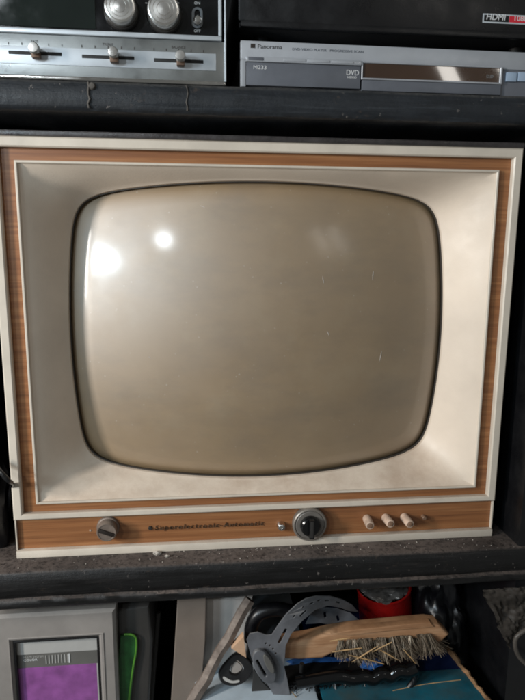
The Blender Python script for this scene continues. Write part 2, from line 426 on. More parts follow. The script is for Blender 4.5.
for a, b in zip(rings, rings[1:]):
    for i in range(N): bm.faces.new((a[i], a[(i+1)%N], b[(i+1)%N], b[i]))
obj('bezel', bm, M['bezel'], TV, sharp=24)
bm = nb(); prev = None
for s in range(0, 25):
    f = s/24.
    if s == 0: cur = [bm.verts.new((CX, gy(CX,CZ), CZ))]
    else:
        cur = []
        for to, ti in angs:
            xb, zb = opening(ti, -.0021); x = CX+(xb-CX)*f; z = CZ+(zb-CZ)*f
            cur.append(bm.verts.new((x, gy(x,z) + .006*max(0, f-.93)/.07*f, z)))
    if prev:
        for i in range(N):
            if len(prev) == 1: bm.faces.new((prev[0], cur[i], cur[(i+1)%N]))
            else: bm.faces.new((prev[i], cur[i], cur[(i+1)%N], prev[(i+1)%N]))
    prev = cur
scr = obj('screen', bm, M['glass'], TV, sharp=60)
bm = nb(); L2 = [[], [], [], []]
for to, ti in angs:
    xa, za = opening(ti, -.0016); xb, zb = opening(ti, -.0026); yb = gy(xb, zb)
    L2[0].append(bm.verts.new((xa, gy(xa,za)+.002, za))); L2[1].append(bm.verts.new((xa, gy(xa,za)-.0012, za)))
    L2[2].append(bm.verts.new((xb, yb-.0008, zb))); L2[3].append(bm.verts.new((xb, yb+.004, zb)))
for a, b in zip(L2, L2[1:]):
    for i in range(N): bm.faces.new((a[i], a[(i+1)%N], b[(i+1)%N], b[i]))
obj('rubber_gasket', bm, M['gasket'], TV)
# fine scratches and chips on the glass
for px, py, dx, dy in ((322,276,1,7),(375,271,-1,9),(383,352,-2,10),(326,330,2,5),(200,205,5,2),(148,357,3,2)):
    p0 = at(px,py,.012); p1 = at(px+dx,py+dy,.012)
    obj('scratch', tube(nb(), [(p.x, gy(p.x,p.z)-.0001, p.z) for p in (p0, (p0+p1)/2, p1)], [.0001,.00034,.0001], 5), M['offwhite'], scr)
# control strip
CP = obj('control_panel', box(nb(), -.3268, .3268, .0035, .0122, .0112, .0546, .0), M['teak'], TV)
obj('bottom_strip', box(nb(), -.3285, .3285, -.004, .0122, .0006, .0110, .0012), M['cream'], TV)
for s in (-1, 1): obj('panel_edge', box(nb(), s*.3270, s*.3285, -.001, .0122, .0113, .0545), M['cream'], TV)
# lettering
p = at(150, 530.2, .0)
text('lettering', 'Superelectronic-Automatic', -.1490, .0028, .0298, .0090, M['letters'], TV, th=.0009, shear=.2, sx=1.16, space=1.27)
bm = nb(); lathe(bm, -.1545, .0325, [(0,.0012),(.0024,.0014),(.0032,.0024),(.0032,.0034)], 6); obj('emblem', bm, M['gunmetal'], TV)
# left knob with a slanted groove
KX, KZ = -.2098, .0372
kn = obj('brightness_knob', lathe(nb(), KX, KZ, [(0,.0034),(.0150,.0034),(.0150,.001),(.0142,-.0005),(.0132,-.001),(.0130,-.0125),(.0120,-.0142),(.0108,-.0142),(.0104,-.0136),(0,-.0136)], 48), M['bronze'], TV)
obj('knob_grip', box(nb(), KX-.0098, KX+.0098, -.0162, -.0130, KZ-.0024, KZ+.0024, .0006, rot=Matrix.Rotation(R(22),4,'Y')), M['bronzed'], kn)
obj('indicator_dot', lathe(nb(), -.2335, .0327, [(0,.0024),(.0012,.0026),(.0014,.0036)], 12), M['ivory'], TV)
# jack / chrome stud
obj('chrome_stud', lathe(nb(), .0236, .0285, [(.0062,.0034),(.0062,.0005),(.0056,-.0015),(.0046,-.005),(.003,-.0062),(.0014,-.0064),(.0012,-.0046),(0,-.0046)], 28), M['chrome'], TV)
# channel dial
DX, DZ = .0622, .0322
dl = obj('tuning_dial', lathe(nb(), DX, DZ, [(0,.0034),(.0222,.0034),(.0236,.001),(.0240,-.0055),(.0234,-.0078),(.0222,-.0088),(.0210,-.0088),(.0200,-.0072),(0,-.0070)], 64), M['ring'], TV)
obj('dial_plate', lathe(nb(), DX, DZ, [(.0198,-.0071),(.0198,-.0080),(.0190,-.0086),(.0135,-.0086),(.0130,-.0071)], 64), M['ringd'], dl)
dk = obj('dial_knob', lathe(nb(), DX, DZ, [(.0140,-.0072),(.0140,-.0120),(.0134,-.0150),(.0118,-.0165),(0,-.0165)], 48), M['blackgloss'], dl)
obj('dial_grip', box(nb(), DX-.0036, DX+.0036, -.0235, -.0160, DZ-.0136, DZ+.0136, .0014), M['blackgloss'], dl)
obj('grip_bar', box(nb(), DX-.0024, DX+.0020, -.0240, -.0232, DZ-.0110, DZ+.0124, .0004), M['gunmetal'], dl)  # silver-grey bar along the face of the grip
# push buttons
for i, x in enumerate((.1452, .1722, .1992)):
    z = .0328; tip = Matrix.Translation((x,.003,z)) @ Matrix.Rotation(R((-3,2,4)[i]),4,'Z') @ Matrix.Rotation(R((2,-2,3)[i]),4,'X')
    bm = lathe(nb(), 0, 0, [(.0060,.0),(.0060,-.0175),(.0055,-.0205),(.0046,-.0212),(.0040,-.0206),(0,-.0204)], 26)
    bmesh.ops.transform(bm, matrix=tip, verts=bm.verts)
    b_ = obj('push_button', bm, M['ivory'], TV)
    bm = lathe(nb(), 0, 0, [(.0036,-.0202),(.0036,-.0216),(.0026,-.0222),(0,-.0222)], 18)
    bmesh.ops.transform(bm, matrix=tip, verts=bm.verts); obj('button_tip', bm, M['ivoryd'], b_)
obj('button_stem', lathe(nb(), .2268, .0322, [(.0030,.0034),(.0030,-.003),(.0022,-.0038),(0,-.0038)], 16), M['ivoryd'], TV, label='bare stub where the fourth push button is missing')

# ------------------------------------------------------------------ amplifier (upper left)
YA = -.030
AMP = thing('stereo_amplifier', 'silver faced stereo amplifier with round knobs and sliders on the upper shelf', 'amplifier', (-.25, .1, .589))
xr = at(225,60,YA).x; zb = .5895
obj('case', box(nb(), -.392, xr+.002, YA+.0125, .32, zb+.001, .74, .002), M['black'], AMP)
ztrim = at(218,39,YA).z
obj('face_plate', box(nb(), -.392, xr-.0008, YA, YA+.012, zb+.0042, ztrim-.003, .0008), M['alu'], AMP)
obj('trim', box(nb(), -.392, xr, YA-.003, YA+.0122, zb, zb+.0040, .0008), M['chrome'], AMP)
obj('trim', box(nb(), xr-.0006, xr+.0012, YA-.002, YA+.0122, zb+.0042, .74, .0006), M['alulight'], AMP)
obj('trim', box(nb(), -.392, at(221.5,39,YA).x, YA-.003, YA+.0122, ztrim-.0026, ztrim+.0022, .0008), M['alulight'], AMP)
obj('trim', box(nb(), at(218.5,20,YA).x, at(221.5,20,YA).x, YA-.003, YA+.0122, ztrim+.0024, .74, .0006), M['alulight'], AMP)
obj('black_panel', box(nb(), -.392, at(218,20,YA).x, YA+.002, YA+.0122, ztrim+.0023, .74), M['ampface'], AMP)
obj('dial_window', box(nb(), -.392, at(95,10,YA).x, YA+.0005, YA+.0118, ztrim+.0050, .74, .0005), M['display'], AMP)
sp = at(216,71,YA); su = at(216,54,YA)
obj('slider_strip', box(nb(), -.392, sp.x, YA-.0008, YA+.005, sp.z, su.z, .0003), M['alulight'], AMP)
for px, py, r in ((120,6.5,.0176), (163.5,9.5,.0182)):
    a = at(px, py, YA-.016)
    kb = obj('volume_knob', lathe(nb(), a.x, a.z, [(r*.90,YA-.004),(r*.97,YA-.006),(r*.97,YA-.0165),(r*.92,YA-.0185),(r*.84,YA-.0190),(r*.80,YA-.0180),(r*.78,YA-.0184),(r*.62,YA-.0186),(r*.60,YA-.0182),(r*.58,YA-.0187),(r*.40,YA-.0190),(r*.38,YA-.0186),(r*.36,YA-.0191),(r*.10,YA-.0196),(0,YA-.0197)], 56), M['knobalu'], AMP)
    obj('knob_skirt', lathe(nb(), a.x, a.z, [(0,YA+.0019),(r*1.10,YA+.0019),(r*1.10,YA-.002),(r*1.02,YA-.0042),(0,YA-.0042)], 56), M['gunmetal'], kb)
for px, py in ((146,3),(178,3),(181,12)): obj('tick_mark', pbox(nb(), px-.8, py-.6, px+1.2, py+.6, YA+.0019, .0005), M['white'], AMP)
a = at(197.3,17,YA)
sw = cutout('toggle_surround', [ell(197.3,12.5,5.2,5.2,24)[12:]+ell(197.3,22.5,5.2,5.2,24)[:12], (ell(197.3,12.5,3.2,3.6,24)[12:]+ell(197.3,22.5,3.2,3.6,24)[:12])], YA-.0005, .0022, M['dimwhite'], AMP, bev=.0004)
b_ = at(197.6,20.5,YA-.006)
obj('toggle_lever', lathe(nb(), b_.x, b_.z, [(.0022,YA+.002),(.0026,YA-.004),(.0046,YA-.006),(.0048,YA-.009),(.0030,YA-.0115),(0,YA-.012)], 24), M['chrome'], AMP)
for px, py, s in ((197.3,4.6,'ON'),(197.3,32.4,'OFF')):
    q = at(px, py, YA+.0019); text('toggle_legend', s, q.x, YA+.0017, q.z, .0042, M['white'], AMP, th=.0003, align='CENTER')
for (p0, p1, kx, ky, y0) in ((8.5,62,34.5,49,53.5), (82,134.5,113.5,56,57.8), (154,203.5,180.5,61,61.2)):
    A = at(p0, y0, YA); B = at(p1, y0, YA); zc = (at(kx,y0,YA).z)
    obj('slider_slot', box(nb(), A.x, B.x, YA-.0012, YA+.002, zc-.0020, zc+.0020, .0008), M['blackmatt'], AMP)
    kx_ = at(kx, ky, YA-.012).x; kz = zc+.0015
    s_ = obj('slider_knob', lathe(nb(), kx_, kz, [(.0040,YA-.0010),(.0043,YA-.004),(.0055,YA-.008),(.0058,YA-.016),(.0048,YA-.0185),(0,YA-.0190)], 26), M['knobalu'], AMP)
    obj('knob_base', box(nb(), kx_-.0045, kx_+.0045, YA-.0105, YA-.0013, kz-.0085, kz-.0012, .0014), M['amber'], s_)
    tk = nb()
    for q in range(5):
        u = at(p0+(p1-p0)*q/4., y0-9.5, YA); box(tk, u.x-.0004, u.x+.0004, YA-.0004, YA+.001, su.z+.0012, su.z+.0036)
    obj('tick_marks', tk, M['dark'], AMP)
    text('slider_legend', {8.5:'BASS',82:'TREBLE',154:'BALANCE'}[p0], at((p0+p1)/2,y0,YA).x, YA-.0001, su.z+.0042, .0036, M['dark'], AMP, th=.0002, align='CENTER')

# ------------------------------------------------------------------ DVD player
YD = -.028
DVD = thing('dvd_player', 'silver disc player with dark display window on the upper shelf', 'disc player', (.17, .1, .589))
x0 = at(240.5,60,YD).x; zt = at(300,42.5,YD).z; zb = .590
obj('case', box(nb(), x0+.002, .3505, YD+.008, .30, zb+.002, zt-.001, .0015), M['silver'], DVD)
zm = at(300,62,YD).z
obj('front_panel', box(nb(), x0, .3505, YD, YD+.0077, zm+.0006, zt, .0016), M['silver'], DVD)
fx1 = at(361,75,YD).x; wx1 = at(499,75,YD).x
obj('button_ledge', box(nb(), x0+.006, fx1-.0005, YD-.004, YD+.004, zm-.0022, zm+.0034, .0012), M['silver'], DVD)
obj('tray_flap', box(nb(), x0+.0065, fx1-.001, YD-.0015, YD+.006, zb+.0016, zm-.0024, .0008), M['silverd'], DVD)
obj('end_cap', box(nb(), x0, x0+.006, YD-.001, YD+.0078, zb, zm+.0004, .0008), M['silver'], DVD)
wz1 = at(430,67.5,YD).z; wz0 = at(430,82,YD).z
wz1, wz0 = zm+.0012, zb+.0140
ring_ = ringframe(nb(), (fx1, wx1+.003, wz0-.002, zm+.0030), (fx1+.0016, wx1, wz0, wz1), YD-.0030, YD+.0078, .0006); obj('window_frame', ring_, M['silver'], DVD)
obj('display_window', box(nb(), fx1+.0017, wx1-.0001, YD-.0012, YD-.0002, wz0+.0001, wz1-.0001), M['window'], DVD)
obj('lower_trim', box(nb(), fx1+.001, wx1+.003, YD-.0018, YD+.0078, zb, wz0-.0022, .001), M['silverd'], DVD)
obj('button_bay', box(nb(), wx1+.0034, .3505, YD+.001, YD+.0078, zb, zm+.0004), M['silverd'], DVD)
for px in (506.2, 518):
    A = at(px,72.5,YD); B = at(px+(9.5 if px < 510 else 13),82,YD)
    obj('button', box(nb(), A.x, B.x, YD-.002, YD+.003, B.z, A.z, .0008), M['bluebtn'], DVD)
bm = nb()
for q in range(3): u0 = at(283+q*24,56,YD).x; box(bm, u0, u0+.026, YD-.0046, YD-.001, zm-.0008, zm+.0018, .0005)
obj('flap_button', bm, M['silver'], DVD)
obj('power_button', box(nb(), x0+.0085, x0+.026, YD-.0046, YD-.001, zm-.0012, zm+.0022, .0005), M['silverd'], DVD)
a = at(253,45,YD)
text('maker_lettering', '\u25a0 Panorama', at(250,46.5,YD).x, YD-.0001, zt-.0080, .0062, M['dark'], DVD, th=.0002, sx=1.15)
text('panel_lettering', 'DVD VIDEO PLAYER   PROGRESSIVE SCAN', at(292,50,YD).x, YD-.0001, zt-.0085, .0036, M['silverd'], DVD, th=.0002, sx=1.25)
text('flap_lettering', 'M233', at(253,66,YD).x, YD-.0016, zm-.0098, .0058, M['white'], DVD, th=.0002, sx=1.2)
text('disc_logo', 'DVD', at(346,67,YD).x, YD-.0016, zm-.0125, .0080, M['white'], DVD, th=.0003, sx=.92)
text('disc_logo', 'VIDEO', at(347,67,YD).x, YD-.0016, zm-.0160, .0033, M['white'], DVD, th=.0003, sx=1.2)
text('display_mark', 'D.D', at(486,76,YD).x, YD-.0014, wz0+.0052, .0050, M['dimwhite'], DVD, th=.0002)

# ------------------------------------------------------------------ black recorder on top of it
YR = -.020
REC = thing('black_recorder', 'black recorder stacked on the silver disc player', 'recorder', (.17, .1, zt))
xr0 = at(238.5,15,YR).x; zr0 = at(238.5,26,YR).z; 
obj('case', box(nb(), xr0+.001, .3505, YR+.006, .30, zr0, .745, .002), M['blackmatt'], REC)
obj('front_panel', box(nb(), xr0, .3505, YR, YR+.0058, zr0+.006, .742, .0015), M['black'], REC)
obj('front_ledge', box(nb(), xr0+.002, .3505, YR-.004, YR+.004, zr0-.001, zr0+.0055, .001), M['black'], REC)
for x in (xr0+.03, .32): obj('foot', lathe(nb(), 0, 0, [(0,0),(.009,0),(.009,zr0-zt-.0002),(0,zr0-zt-.0002)], 20), M['blackmatt'], REC)
ft = [c_ for c_ in REC.children if c_.name.startswith('foot')]
for o_, x in zip(ft, (xr0+.03, .32)):
    for v_ in o_.data.vertices:
        w_ = v_.co + Vector(REC.location); v_.co = Vector((x+w_.x, .02+w_.z, zt+.0001+w_.y)) - Vector(REC.location)
A = at(483,13.5,YR); B = at(540,25.5,YR)
st = obj('sticker', box(nb(), A.x, .349, YR-.0006, YR+.0004, B.z, A.z, .0002), M['alulight'], REC)
xm = at(508.5,20,YR).x; hz = A.z-B.z
obj('sticker_field', box(nb(), A.x+.0014, xm, YR-.0009, YR-.0003, B.z+.0016, A.z-.0016), M['blackmatt'], st)
obj('sticker_field', box(nb(), xm+.0006, .3480, YR-.0009, YR-.0003, B.z+.0016, A.z-.0016), M['red'], st)
text('sticker_lettering', 'HDMI', A.x+.0035, YR-.0010, B.z+hz*.33, .0098, M['white'], st, th=.0002, shear=.15, sx=1.0)
text('sticker_lettering', '1080p', xm+.0055, YR-.0010, B.z+hz*.36, .0080, M['white'], st, th=.0002, sx=1.1)

# ------------------------------------------------------------------ left: black cable and bag beside the set
p = [at(-6,462,-.015), at(-1,470,-.030), at(4,476,-.036), at(9,481,-.034), at(12,484,-.014), at(11,492,.02), at(8,515,.05)]
bm = tube(nb(), smoothline([tuple(q) for q in p]), .0030, 10)
obj('black_cable', bm, M['cable'], None, loc=tuple(at(9,481,-.034)), label='black cable looping past the lower left edge of the television', cat='cable')
def blob(center, rad, seedv, amp, sub=4, fine=.12):
    from mathutils import noise as mn
    bm = nb(); bmesh.ops.create_icosphere(bm, subdivisions=sub, radius=1)
    for v_ in bm.verts:
        n_ = v_.co.normalized(); q = n_*1.7+Vector((seedv,seedv*2,-seedv))
        r_ = 1 + amp*(mn.noise(q)*1.0) + amp*.6*abs(mn.noise(q*1.9)) - amp*fine*abs(mn.noise(q*4.))
        v_.co = Vector((n_.x*rad[0], n_.y*rad[1], n_.z*rad[2]))*r_ + Vector(center)
    return bm
obj('black_bag', blob((-.374, .06, .09), (.030,.05,.095), 3.1, .35), M['bag'], None, loc=(-.374,.06,0), label='crumpled shiny black bag squeezed between the television and the left side', cat='bag')

# ------------------------------------------------------------------ lower compartment
def pb(bm, x0, x1, y0, y1, z0, z1, bev=.002, rot=None): return box(bm, x0, x1, y0, y1, z0, z1, bev, 2, rot)
# grey monitor
YM = .0
MON = thing('grey_monitor', 'grey boxy device with a purple screen under the shelf at left', 'monitor', (-.30, .08, -.45))
xl, xr = -.385, at(117,660,YM).x
w0 = at(14,645,YM); w1 = at(97,643.5,YM); wt = w0.z; zt_ = -.0835
bm = ringframe(nb(), (xl, xr, -.40, zt_), (w0.x-.002, w1.x+.002, -.345, wt+.0035), YM, YM+.03, .004)
obj('front_bezel', bm, M['mgrey'], MON)
bm = nb(); pb(bm, xl+.006, xr-.006, YM+.0305, .30, -.449, zt_-.004, .006); obj('case', bm, M['darkgrey'], MON)
obj('stand', box(nb(), xl+.02, xr-.02, YM+.004, .03, -.4495, -.4005, .002), M['darkgrey'], MON)
obj('bezel_ridge', ringframe(nb(), (w0.x-.0075, w1.x+.0095, -.36, wt+.0105), (w0.x-.0055, w1.x+.0075, -.358, wt+.0085), YM-.0012, YM+.002, .0005), M['mgrey'], MON)
obj('bezel_liner', ringframe(nb(), (w0.x-.0019, w1.x+.0019, -.3449, wt+.0034), (w0.x+.0008, w1.x-.0006, -.342, wt+.0008), YM+.002, YM+.03, .0005), M['black'], MON)
Ys = YM+.008
def msheet(name, pya, pyb, mt, par=MON, inset=0.):
    a = at(20,pya,Ys).z; b = at(20,pyb,Ys).z
    return obj(name, box(nb(), w0.x+.0009+inset, w1.x-.0007-inset, Ys, Ys+.008, b, a), mt, par)
obj('screen_top_strip', box(nb(), w0.x+.0009, w1.x-.0007, Ys, Ys+.01, at(50,653,Ys).z, wt+.0007), M['mlight'], MON)
z1s = at(50,653,Ys).z; z2s = at(50,666.5,Ys).z
ls = obj('label_strip', box(nb(), w0.x+.0009, w1.x-.0007, Ys+.0006, Ys+.01, z2s, z1s-.0001), M['mgrey2'], MON)
obj('purple_film', box(nb(), w0.x+.0009, w1.x-.0035, Ys+.0002, Ys+.01, -.3418, z2s-.0001), M['purple'], MON)
obj('screen_side_strip', box(nb(), w1.x-.0034, w1.x-.0007, Ys, Ys+.01, -.3418, z2s-.0001), M['mlight'], MON)
text('label_lettering', 'MULTI SYSTEM', w0.x+.008, Ys+.0005, z1s-.0062, .0042, M['mlight'], ls, th=.0002, sx=1.0)
text('label_lettering', 'COLOR', w0.x+.008, Ys+.0005, z1s-.0108, .0046, M['white'], ls, th=.0002, sx=1.2)
bm = nb()
for q in range(8): box(bm, w0.x+.038+q*.0042, w0.x+.0392+q*.0042, Ys, Ys+.002, z2s+.0045, z1s-.0035)
obj('bar_marks', bm, M['mlight'], ls)
obj('bar_marks', box(nb(), w0.x+.0690, w0.x+.0708, Ys-.0002, Ys+.002, z2s+.004, z1s-.003), M['white'], ls)
# green and black device
GR = thing('green_device', 'dark case with a green face outlined in bright green, leaning beside the grey monitor', 'device', (-.20, .08, -.45))
YG = .018
cutout('case', [[(119,612),(146,609),(150,640),(147,700),(140,760),(112,760),(116,700),(120,640)]], YG, .12, M['darkgrey'], GR, bev=.004)
cutout('green_face', [[(121,637),(133,637),(136,641),(135.5,655),(131,690),(127,730),(113,730),(116,690),(119,660)]], YG-.004, .006, M['green'], GR, bev=.0012)
pts = smoothline([tuple(at(x,y,YG-.005)) for x, y in ((124,634.5),(131,634.5),(135.5,637),(136.5,642),(136,652),(132.5,672),(129,700),(126,740))], 6)
obj('outline', tube(nb(), pts, .0015, 8), M['lime'], GR)
# dark rods / tall board
bm = nb(); p0 = at(157,628,.07); p1 = at(151,705,.07)
tube(bm, [tuple(p1+(p1-p0)*1.2), tuple(p0+(p0-p1)*.2)], .004, 10)
obj('dark_rod', bm, M['darkgrey'], None, loc=(p1.x,p1.y,-.45), label='thin dark rod standing in the gap beside the green device', cat='rod')
o_ = cutout('grey_board', [[(178.5,600),(205,598),(204.5,640),(202,672),(196,720),(192,770),(168,770),(172,700),(176,640)]], .035, .018, M['board'], None, bev=.0015, loc=(-.12,.04,-.45), label='tall grey beige board standing upright behind the wooden stick', cat='board')
cutout('white_tray', [[(208,602),(250,600),(247,640),(243,668),(214,668),(205,690),(203.5,670),(207,640)], ], .060, .05, M['offwhite'], None, bev=.004, loc=(-.06,.08,-.27), label='dirty white plastic tray standing on edge behind the stick', cat='tray')
# pale box that carries the small things
WB = thing('pale_box', 'pale blue-white box lying under the stick and tools', 'box', (-.03,.05,-.45))
obj('body', box(nb(), -.095, .075, -.045, .26, -.449, -.2475, .002), M['paleblue'], WB)
obj('lid', box(nb(), -.098, .078, -.048, .262, -.247, -.232, .003), M['paleblue'], WB)
# wooden stick
bm = nb()
q0 = at(247,604,.035); q1 = at(190,706,-.005)
d = (q0-q1)
pts = [q1-d*.25+d*1.3*i/10 for i in range(11)]
for i, p_ in enumerate(pts): p_ += Vector((.0012*math.sin(i*1.9), 0, .001*math.cos(i*2.3)))
tube(bm, [tuple(p_) for p_ in pts], [.0095]*5+[.0085]*6, 6)
obj('wooden_stick', bm, M['stick'], None, sharp=20, loc=tuple(q1), label='weathered grey wooden stick leaning diagonally across the white tray', cat='stick')
# buckle ring
BK = thing('plastic_buckle', 'small black plastic ring buckle below the pale wood wedge', 'buckle', tuple(at(238,684,.012)))
cutout('ring', [closed([(236,655),(246,659),(252,668),(247,679),(237,685),(225,684),(219.5,677),(223,668)]), closed([(237,660),(243,665),(243,671),(236,676),(229,673),(231,665)])], .012, .006, M['black'], BK, bev=.0015, bend=lambda x, z: .5*(z+.2))
cutout('slot_bar', [closed([(224,677),(232,681),(239,680.5),(238,682.5),(231,683),(224,680)])], .0112, .001, M['mlight'], BK, bev=.0002, bend=lambda x, z: .5*(z+.2)-.0008)
cutout('insert', [closed([(236,662),(241,666),(241,670),(235,674),(231,671),(233,665)])], .016, .003, M['mgrey'], BK, bev=.0005, bend=lambda x, z: .5*(z+.2))
cutout('wood_wedge', [[(232,648.5),(243.5,637),(246,657.5)]], .010, .012, M['peach'], None, bev=.0005, loc=tuple(at(240,656,.01)), label='pale triangular wood wedge beside the grey headband hub', cat='wedge')

# grey headband harness
HB = thing('headband_harness', 'grey plastic headband harness with slotted strap and oval hub', 'headband', tuple(at(272,690,.0)))
YH = .0
def mid(x): return x
front = [(247,640),(250,634),(258,632.5),(266,635.5),(272,635),(278,626),(286,615),(297,604.5),(306,599),(316,596.5),(330,596.5),(343,600),(352,605),(358,612),
         (349,611),(340,607.5),(328,605.5),(315,610),(302,621),(291,634),(285.5,646),(284,667),(287,679),(289.5,693),(291,706),(283,712),(270,688),(260,673),(252,659)]
def slot(cx, cy, L_, w_, a_):
    a_ = math.radians(a_); ca, sa = math.cos(a_), math.sin(a_); o = []
    for s_, rng in ((1, range(-90, 91, 30)), (-1, range(90, 271, 30))):
        for t_ in (rng if s_ > 0 else range(-90, 91, 30)):
            x = s_*(L_/2-w_/2) + s_*w_/2*math.cos(math.radians(t_)); y = s_*w_/2*math.sin(math.radians(t_))
            o.append((cx+x*ca-y*sa, cy+x*sa+y*ca))
    return o
holes = [slot(282.5,636,17,3.4,-62), slot(311.5,603.5,5,2,-30), slot(319,600.5,4,2,-15), slot(303,607.5,3,1.8,-45), slot(327,600.5,5,1.8,0), slot(338,602.5,5,1.8,18), slot(294,616.5,4,2,-48), slot(303,613.5,9,2.2,-42)]
holes += [ell(x, y, 1.3, 1.3, 10) for x, y in ((266,643.5),(270,645.5),(273,649),(275.8,653.5))]
cutout('front_band', [front]+holes, YH, .0022, M['band'], HB, bev=.0004, bend=lambda x, z: -.010*math.sin((x-.0)*18) + max(0, x-.05)*.55)
cutout('rear_band', [[(312,612),(322,608),(336,608.5),(350,613),(360,621),(358,629),(346,627),(333,625),(321,623),(306,624)], slot(325,615,6.5,3,80), slot(338,618.5,6.5,3,75)], YH+.06, .002, M['band'], HB, bev=.0004, bend=lambda x, z: .01*math.sin(x*20))
cutout('hub', [ell(264.5,667.5,8.6,17.0,36,math.radians(-26)), slot(261.5,668.5,21,4.6,60)], YH-.012, .007, M['band'], HB, bev=.0016)
cutout('hub_core', [slot(262,669,24,6,60)], YH-.004, .002, M['blackmatt'], HB, bev=.0003)
cutout('hub_ridge', [ell(269,664.5,2.6,9.5,28,math.radians(-26))], YH-.0142, .004, M['mgrey2'], HB, bev=.0012)
cutout('lower_strap', [[(254,670),(262,682),(274,694),(281,712),(272,720),(258,712),(252,692)]], YH+.006, .0025, M['darkgrey'], HB, bev=.0005)
# dark padded strap behind the hub
bm = tube(nb(), smoothline([tuple(at(x,y,.03)) for x, y in ((251,640),(252,625),(260,613),(276,609),(292,612))], 6), .0105, 12)
obj('sweat_pad', bm, M['bag'], HB)

# ------------------------------------------------------------------ wire brush
BR = thing('wire_brush', 'wooden wire brush with worn grey bristles lying across the pile', 'brush', tuple(at(390,660,.03)))
def bshift(x, z): return 0.
# side-on body: long wooden back with a tapering handle towards the left, block end with a pointed tip
YB = .012
top = [(258,650),(262,647.5),(285,645),(310,641),(330,636),(350,632.5),(380,629.5),(405,627),(428,625),(437,626),(446,635),(441,640),(436,643.5),(428,639)]
bot = [(405,636),(380,638),(352,642),(335,650),(322,656.5),(300,657.5),(280,657),(262,656),(258,655)]
cutout('handle', [top+bot], YB, .024, M['brushwood'], BR, bev=.004)
cutout('back_ridge', [[(336,634),(350,631),(380,628),(405,625.5),(430,623.5),(433,626.5),(405,629),(380,631.5),(350,635)]], YB-.0022, .012, M['brushwood'], BR, bev=.0012)
M['bristlelight'] = pbr('bleached_bristle', (158,145,126), .5, .2, var=.25, ns=80, bump=0)
tufts = [(random.random(), random.random(), random.gauss(0,.2), random.gauss(0,.16)) for _ in range(90)]
for mt, cnt in ((M['bristle'], 1500), (M['bristlelight'], 450)):
    bm = nb()
    for i in range(cnt):
        tu = tufts[i % 90]; u = min(1, max(0, tu[0]+random.gauss(0,.012))); v_ = min(1, max(0, tu[1]+random.gauss(0,.06)))
        base = at(338+92*u, 632+(1-u)*7+5*v_, YB+.001); base.y = YB-.004+.026*v_
        L_ = random.uniform(.018,.034)*(1 if u > .15 else .8)
        d0 = Vector((tu[2]+.15-.3*(u<.2)+.25*(u>.85)+random.gauss(0,.14), -.45+tu[3]+random.gauss(0,.14), -1)).normalized()
        b1 = Vector((random.gauss(tu[2],.35), random.gauss(-.3,.3), random.uniform(-.1,.35)))*L_*.45
        tube(bm, [base, base+d0*L_*.4, base+d0*L_*.75+b1*.35, base+d0*L_+b1], [.00045,.00045,.0004,.0003], 4, False)
    obj('bristles', bm, mt, BR)
bm = nb()
for (x0_,y0_,x1_,y1_) in ((332,652,362,648),(352,662,378,646),(349,655,384,664),(372,652,392,642),(330,641,350,638),(380,650,398,660),(404,650,416,664),(300,702,292,692)):
    a = at(x0_,y0_,-.008); b = at(x1_,y1_,-.012); tube(bm, [a,(a+b)/2+Vector((0,-.001,.001)),b], [.0006,.0010,.0005], 6)
obj('straw_bits', bm, M['straw'], None, loc=tuple(at(365,664,-.01)), label='broken pale straws caught in the bristles of the wire brush', cat='straw')['kind'] = 'stuff'

# black grip tool under the brush
GT = thing('black_brush', 'black plastic hand brush with notched grip below the wooden wire brush', 'brush', tuple(at(380,690,.0)))
bm = nb(); path = smoothline([tuple(at(x,y,-.010)) for x, y in ((296,683),(318,679),(340,676),(352,678),(365,676.5),(373,678.5),(382,673.5),(390,676),(398,670.5),(407,671),(416,667))], 6)
rad = []
for i in range(len(path)): rad.append(.0100 if i > 18 else .0082+.0018*i/18)
tube(bm, path, rad, 14); obj('grip', bm, M['blackgloss'], GT, sharp=60)
bm = nb(); tube(bm, smoothline([tuple(at(x,y,-.006)) for x, y in ((416,668),(414,680),(404,692),(388,702),(370,712))],6), .0042, 10); obj('guard', bm, M['black'], GT)
cutout('head', [[(286,686),(318,682),(350,681),(400,676),(413,673),(412,686),(402,702),(384,724),(276,724)]], .012, .04, M['blackmatt'], GT, bev=.004)
bm = nb()
for i in range(420):
    u = random.random(); a = at(286+80*u, 683-4*u+random.random()*12, .004+.004*random.random())
    dv = Vector((random.gauss(-.1,.2), -.35+random.gauss(0,.2), -.8)).normalized()*random.uniform(.018,.028)
    tube(bm, [a, a+dv], [.0006,.0004], 4, False)
obj('bristles', bm, M['black'], GT)
bm = tube(nb(), [tuple(at(301.5,672,.0)), tuple(at(301.5,668,.0)), tuple(at(302,663.5,.0))], [.0034,.0030,.0036], 10); obj('peg', bm, M['blackmatt'], GT)

# blue cloth scrap
bm = blob(tuple(at(316,668,.055)), (.052,.02,.014), 5.3, .5); obj('blue_cloth', bm, M['bluecloth'], None, loc=tuple(at(316,676,.05)), label='scrap of blue cloth under the wooden brush handle', cat='cloth')
bm = blob(tuple(at(371,664,.030)), (.014,.01,.007), 8.3, .5); obj('blue_rag', bm, M['bluecloth'], None, loc=tuple(at(371,668,.03)), label='small blue scrap just under the brush bristles', cat='cloth')

